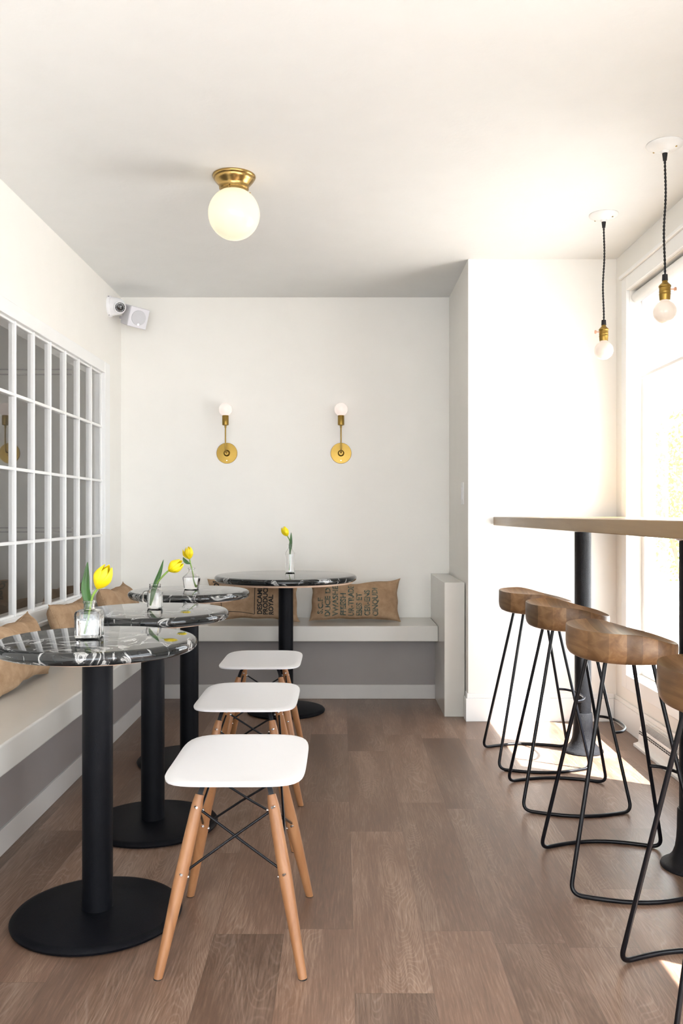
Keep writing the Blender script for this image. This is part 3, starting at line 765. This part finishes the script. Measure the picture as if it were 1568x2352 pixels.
# ------------------------------------------------------------------ vases
ZT = .747
def sq_ring(w, p, z, n=48, rz=0):
    out = []
    for i in range(n):
        a = 2*PI*i/n; c, s = math.cos(a), math.sin(a); rr = (abs(c)**p+abs(s)**p)**(-1/p)*w
        x, y = c*rr, s*rr; out.append((x*math.cos(rz)-y*math.sin(rz), x*math.sin(rz)+y*math.cos(rz), z))
    return out
def loft(profile, rz=0, n=48):
    bm = bmesh.new(); rings = [[bm.verts.new(v) for v in sq_ring(w, p, z, n, rz)] for w, p, z in profile]
    for a, b in zip(rings, rings[1:]):
        for i in range(n): j = (i+1) % n; bm.faces.new((a[i], a[j], b[j], b[i]))
    bm.faces.new(rings[0][::-1]); bm.faces.new(rings[-1]); return bm
def vase(name, label, loc, outer, wall, base, water, rz=0):
    t = thing(name, label, 'vase', loc, 0, 'glass vases on the marble tables')
    inner = [(max(.002, w-wall), p, max(z, base)) for w, p, z in outer[::-1]]
    inner = [q for i, q in enumerate(inner) if i == 0 or q[2] > base or inner[i-1][2] > base]
    obj('glass_body', loft(outer+inner, rz), 'glass', t, True)
    if water:
        pr = [(max(.002, w-wall-.0006), p, max(z, base+.0006)) for w, p, z in outer]
        lo = [q for q in pr if q[2] < water]; 
        while len(lo) > 1 and lo[1][2] <= base+.0006: lo.pop(0)
        hi = next(q for q in pr if q[2] >= water); k = lo[-1]
        f = (water-k[2])/(hi[2]-k[2]+1e-9); lo.append((k[0]+(hi[0]-k[0])*f, k[1]+(hi[1]-k[1])*f, water))
        obj('water', loft(lo, rz), 'water', t, True)
    return t
vase('cube_vase', 'cube-shaped clear glass bottle vase on the nearest table', (-.680, 2.35, ZT),
     [(.030, 6, 0), (.0335, 8, .002), (.035, 9, .006), (.035, 9, .066), (.033, 8, .071), (.026, 5, .0735), (.0165, 2, .0755), (.0145, 2, .079), (.0145, 2, .091), (.0165, 2, .092), (.0175, 2, .096), (.0165, 2, .099), (.0135, 2, .0995)], .0042, .009, .048, .12)
t = vase('mug_jar_vase', 'mug-shaped clear glass jar vase with a handle on the second table', (-.655, 3.06, ZT),
     [(.022, 3, 0), (.0245, 3.5, .002), (.0255, 4, .006), (.0255, 4, .056), (.024, 3, .064), (.020, 2, .069), (.0195, 2, .072), (.021, 2, .073), (.0195, 2, .0755), (.021, 2, .078), (.0195, 2, .0805), (.0205, 2, .084), (.0195, 2, .087), (.017, 2, .0875)], .0030, .007, .0)
obj('handle', tubebm(fillet([(-.024, 0, .060), (-.042, 0, .058), (-.043, 0, .024), (-.0245, 0, .018)], .016, 8), .0034, 12), 'glass', t, True)
vase('short_bottle_vase', 'short clear glass bottle vase with tapered shoulders on the third table', (-.663, 3.85, ZT),
     [(.028, 4, 0), (.030, 5, .002), (.031, 5, .006), (.036, 5, .046), (.036, 5, .052), (.033, 4, .058), (.020, 2.4, .070), (.014, 2, .075), (.0125, 2, .079), (.0125, 2, .088), (.0155, 2, .089), (.016, 2, .0925), (.015, 2, .0945), (.012, 2, .095)], .0030, .006, .052)
vase('tall_bottle_vase', 'tall narrow clear glass bottle vase on the large back table', (-.291, 4.93, ZT),
     [(.024, 2.6, 0), (.0265, 2.8, .002), (.0275, 2.8, .006), (.0275, 2.8, .104), (.026, 2.5, .112), (.018, 2, .126), (.011, 2, .136), (.0095, 2, .142), (.0095, 2, .156), (.0115, 2, .157), (.0118, 2, .162), (.009, 2, .163)], .0022, .005, .105)

# ------------------------------------------------------------------ tulips
def tulip(label, loc, stem, axis, L, R, leaf=None, spread=0, open_petal=None):
    t = thing('tulip', label, 'flower', loc, 0, 'yellow tulips in glass vases')
    pts = catmull(stem, 8); obj('stem', tubebm(pts, lambda u: .0026+.0006*u, 12), 'stem', t, True)
    A = aim(pts[-1], axis)
    for k in range(6):
        inner = k % 2; ph = k*PI/3+.35
        bm = bmesh.new(); nu, nv = 14, 10; grid = []
        tilt = open_petal[1] if open_petal and open_petal[0] == k else 0
        for i in range(nu+1):
            s = i/nu
            rad = R*(.94 if inner else 1.0)*(math.sin(min(1, s*1.75)*PI/2)**.75)*(1-.50*(max(0, s-.45)/.55)**1.9)
            wid = 1.38*(1-.80*s**3.6)*min(1, s*4+.35)
            row = []
            for j in range(nv+1):
                v = -1+2*j/nv; a = ph+v*wid*.62
                r2 = rad*(1-.05*v*v)+.0008*math.sin(9*s+3*k)*v
                p = Vector((r2*math.cos(a), r2*math.sin(a), L*(s*(1-.03*v*v))*(1 if not inner else .97)))
                if tilt:
                    q = Matrix.Rotation(tilt, 3, Vector((-math.sin(ph), math.cos(ph), 0))); p = q @ p
                row.append(bm.verts.new(A @ p))
            grid.append(row)
        for i in range(nu):
            for j in range(nv): bm.faces.new((grid[i][j], grid[i+1][j], grid[i+1][j+1], grid[i][j+1]))
        bmesh.ops.remove_doubles(bm, verts=bm.verts[:], dist=1e-5)
        o = obj('petal', bm, 'petal', t, True); sm = o.modifiers.new('s', 'SOLIDIFY'); sm.thickness = .0007; sm.offset = 0
    if leaf:
        lp = catmull(leaf[0], 8); W = leaf[1]; nrm = Vector(leaf[2]).normalized(); n = len(lp); bm = bmesh.new(); rows = []
        for i, p in enumerate(lp):
            s = i/(n-1); tg = (lp[min(n-1, i+1)]-lp[max(0, i-1)]).normalized(); sd = tg.cross(nrm).normalized(); w = W*(math.sin(PI*(.12+.88*s))**.8)*(1 if s > .3 else .6+.4*s/.3) if s < 1 else .0002
            rows.append([bm.verts.new(p+sd*w*v+nrm*(w*.45*v*v)) for v in (-1, -.66, -.33, 0, .33, .66, 1)])
        for a_, b_ in zip(rows, rows[1:]):
            for k in range(6): bm.faces.new((a_[k], b_[k], b_[k+1], a_[k+1]))
        o = obj('leaf', bm, 'leaf', t, True); sm = o.modifiers.new('s', 'SOLIDIFY'); sm.thickness = .0011; sm.offset = 0
    return t
tulip('big yellow tulip leaning right out of the cube vase', (-.680, 2.35, ZT),
      [(-.012, 0, .012), (-.004, 0, .045), (.004, 0, .090), (.010, -.002, .112), (.021, -.002, .130)], (.42, -.10, .80), .072, .0255,
      ([(-.014, .004, .050), (-.004, .003, .088), (-.010, .0, .130), (-.008, 0, .165), (-.005, .0, .203)], .0115, (.15, -1, 0)))
tulip('yellow tulip nodding right out of the mug-shaped jar', (-.655, 3.06, ZT),
      [(-.016, 0, .012), (-.004, 0, .045), (.008, 0, .088), (.026, 0, .112), (.046, 0, .132)], (.80, -.1, .52), .060, .0235,
      ([(-.017, -.004, .012), (-.008, -.004, .050), (.004, -.002, .090), (.018, 0, .130), (.030, .0, .172)], .0085, (.3, -1, 0)))
tulip('yellow tulip with one petal falling open in the short bottle', (-.663, 3.85, ZT),
      [(.018, 0, .010), (.010, 0, .045), (.002, 0, .088), (-.004, 0, .110), (-.008, 0, .132)], (-.10, -.1, 1), .056, .020,
      ([(-.004, -.003, .112), (-.018, -.012, .118), (-.028, -.016, .128), (-.034, -.018, .142)], .008, (.2, -1, .4)), 0, (3, .42))
tulip('yellow tulip tilting left above the tall bottle', (-.291, 4.93, ZT),
      [(-.004, 0, .012), (0, 0, .070), (.001, 0, .145), (-.002, 0, .180), (-.014, 0, .205)], (-.42, -.1, .85), .060, .0215,
      ([(-.001, -.003, .105), (.001, -.003, .150), (.004, -.002, .185), (.006, 0, .228)], .0095, (.6, -1, 0)))

# ------------------------------------------------------------------ outside
struct('ground', boxbm(XR+.14, 30, -20, 40, -.4, -.2), 'exterior')
t = thing('shrub', 'leafy yellow-green shrub outside the window', 'shrub', (3.3, 8.0, -.2))
bm = bmesh.new(); rnd = random.Random(3)
for k in range(5200):
    u = rnd.random()*2*PI; v = rnd.uniform(-1, 1); r = rnd.random()**.4
    p = Vector((math.cos(u)*math.sqrt(1-v*v)*.62*r, math.sin(u)*math.sqrt(1-v*v)*1.1*r, 1.45+v*.85*r))
    p += Vector((noise.noise(p*2.5), noise.noise(p*2.5+Vector((9, 0, 0))), 0))*.15
    a, b_ = Vector((rnd.uniform(-1, 1), rnd.uniform(-1, 1), rnd.uniform(-1, 1))).normalized(), Vector((rnd.uniform(-1, 1), rnd.uniform(-1, 1), rnd.uniform(-1, 1)))
    b_ = a.cross(b_).normalized(); s = rnd.uniform(.02, .035); c_ = a.cross(b_)*s*.15
    bm.faces.new([bm.verts.new(q) for q in (p-a*s, p+b_*s*.5-c_, p+a*s, p-b_*s*.5-c_)])
obj('foliage', bm, 'foliage', t)
bm = bmesh.new()
for k in range(9):
    a = 2*PI*k/9; tube(bm, catmull([(.05*math.cos(a), .05*math.sin(a), 0), (.14*math.cos(a), .2*math.sin(a), .5), (.3*math.cos(a+.3), .6*math.sin(a+.3), 1.4)], 5), .014, 6)
obj('stems', bm, 'bark', t)
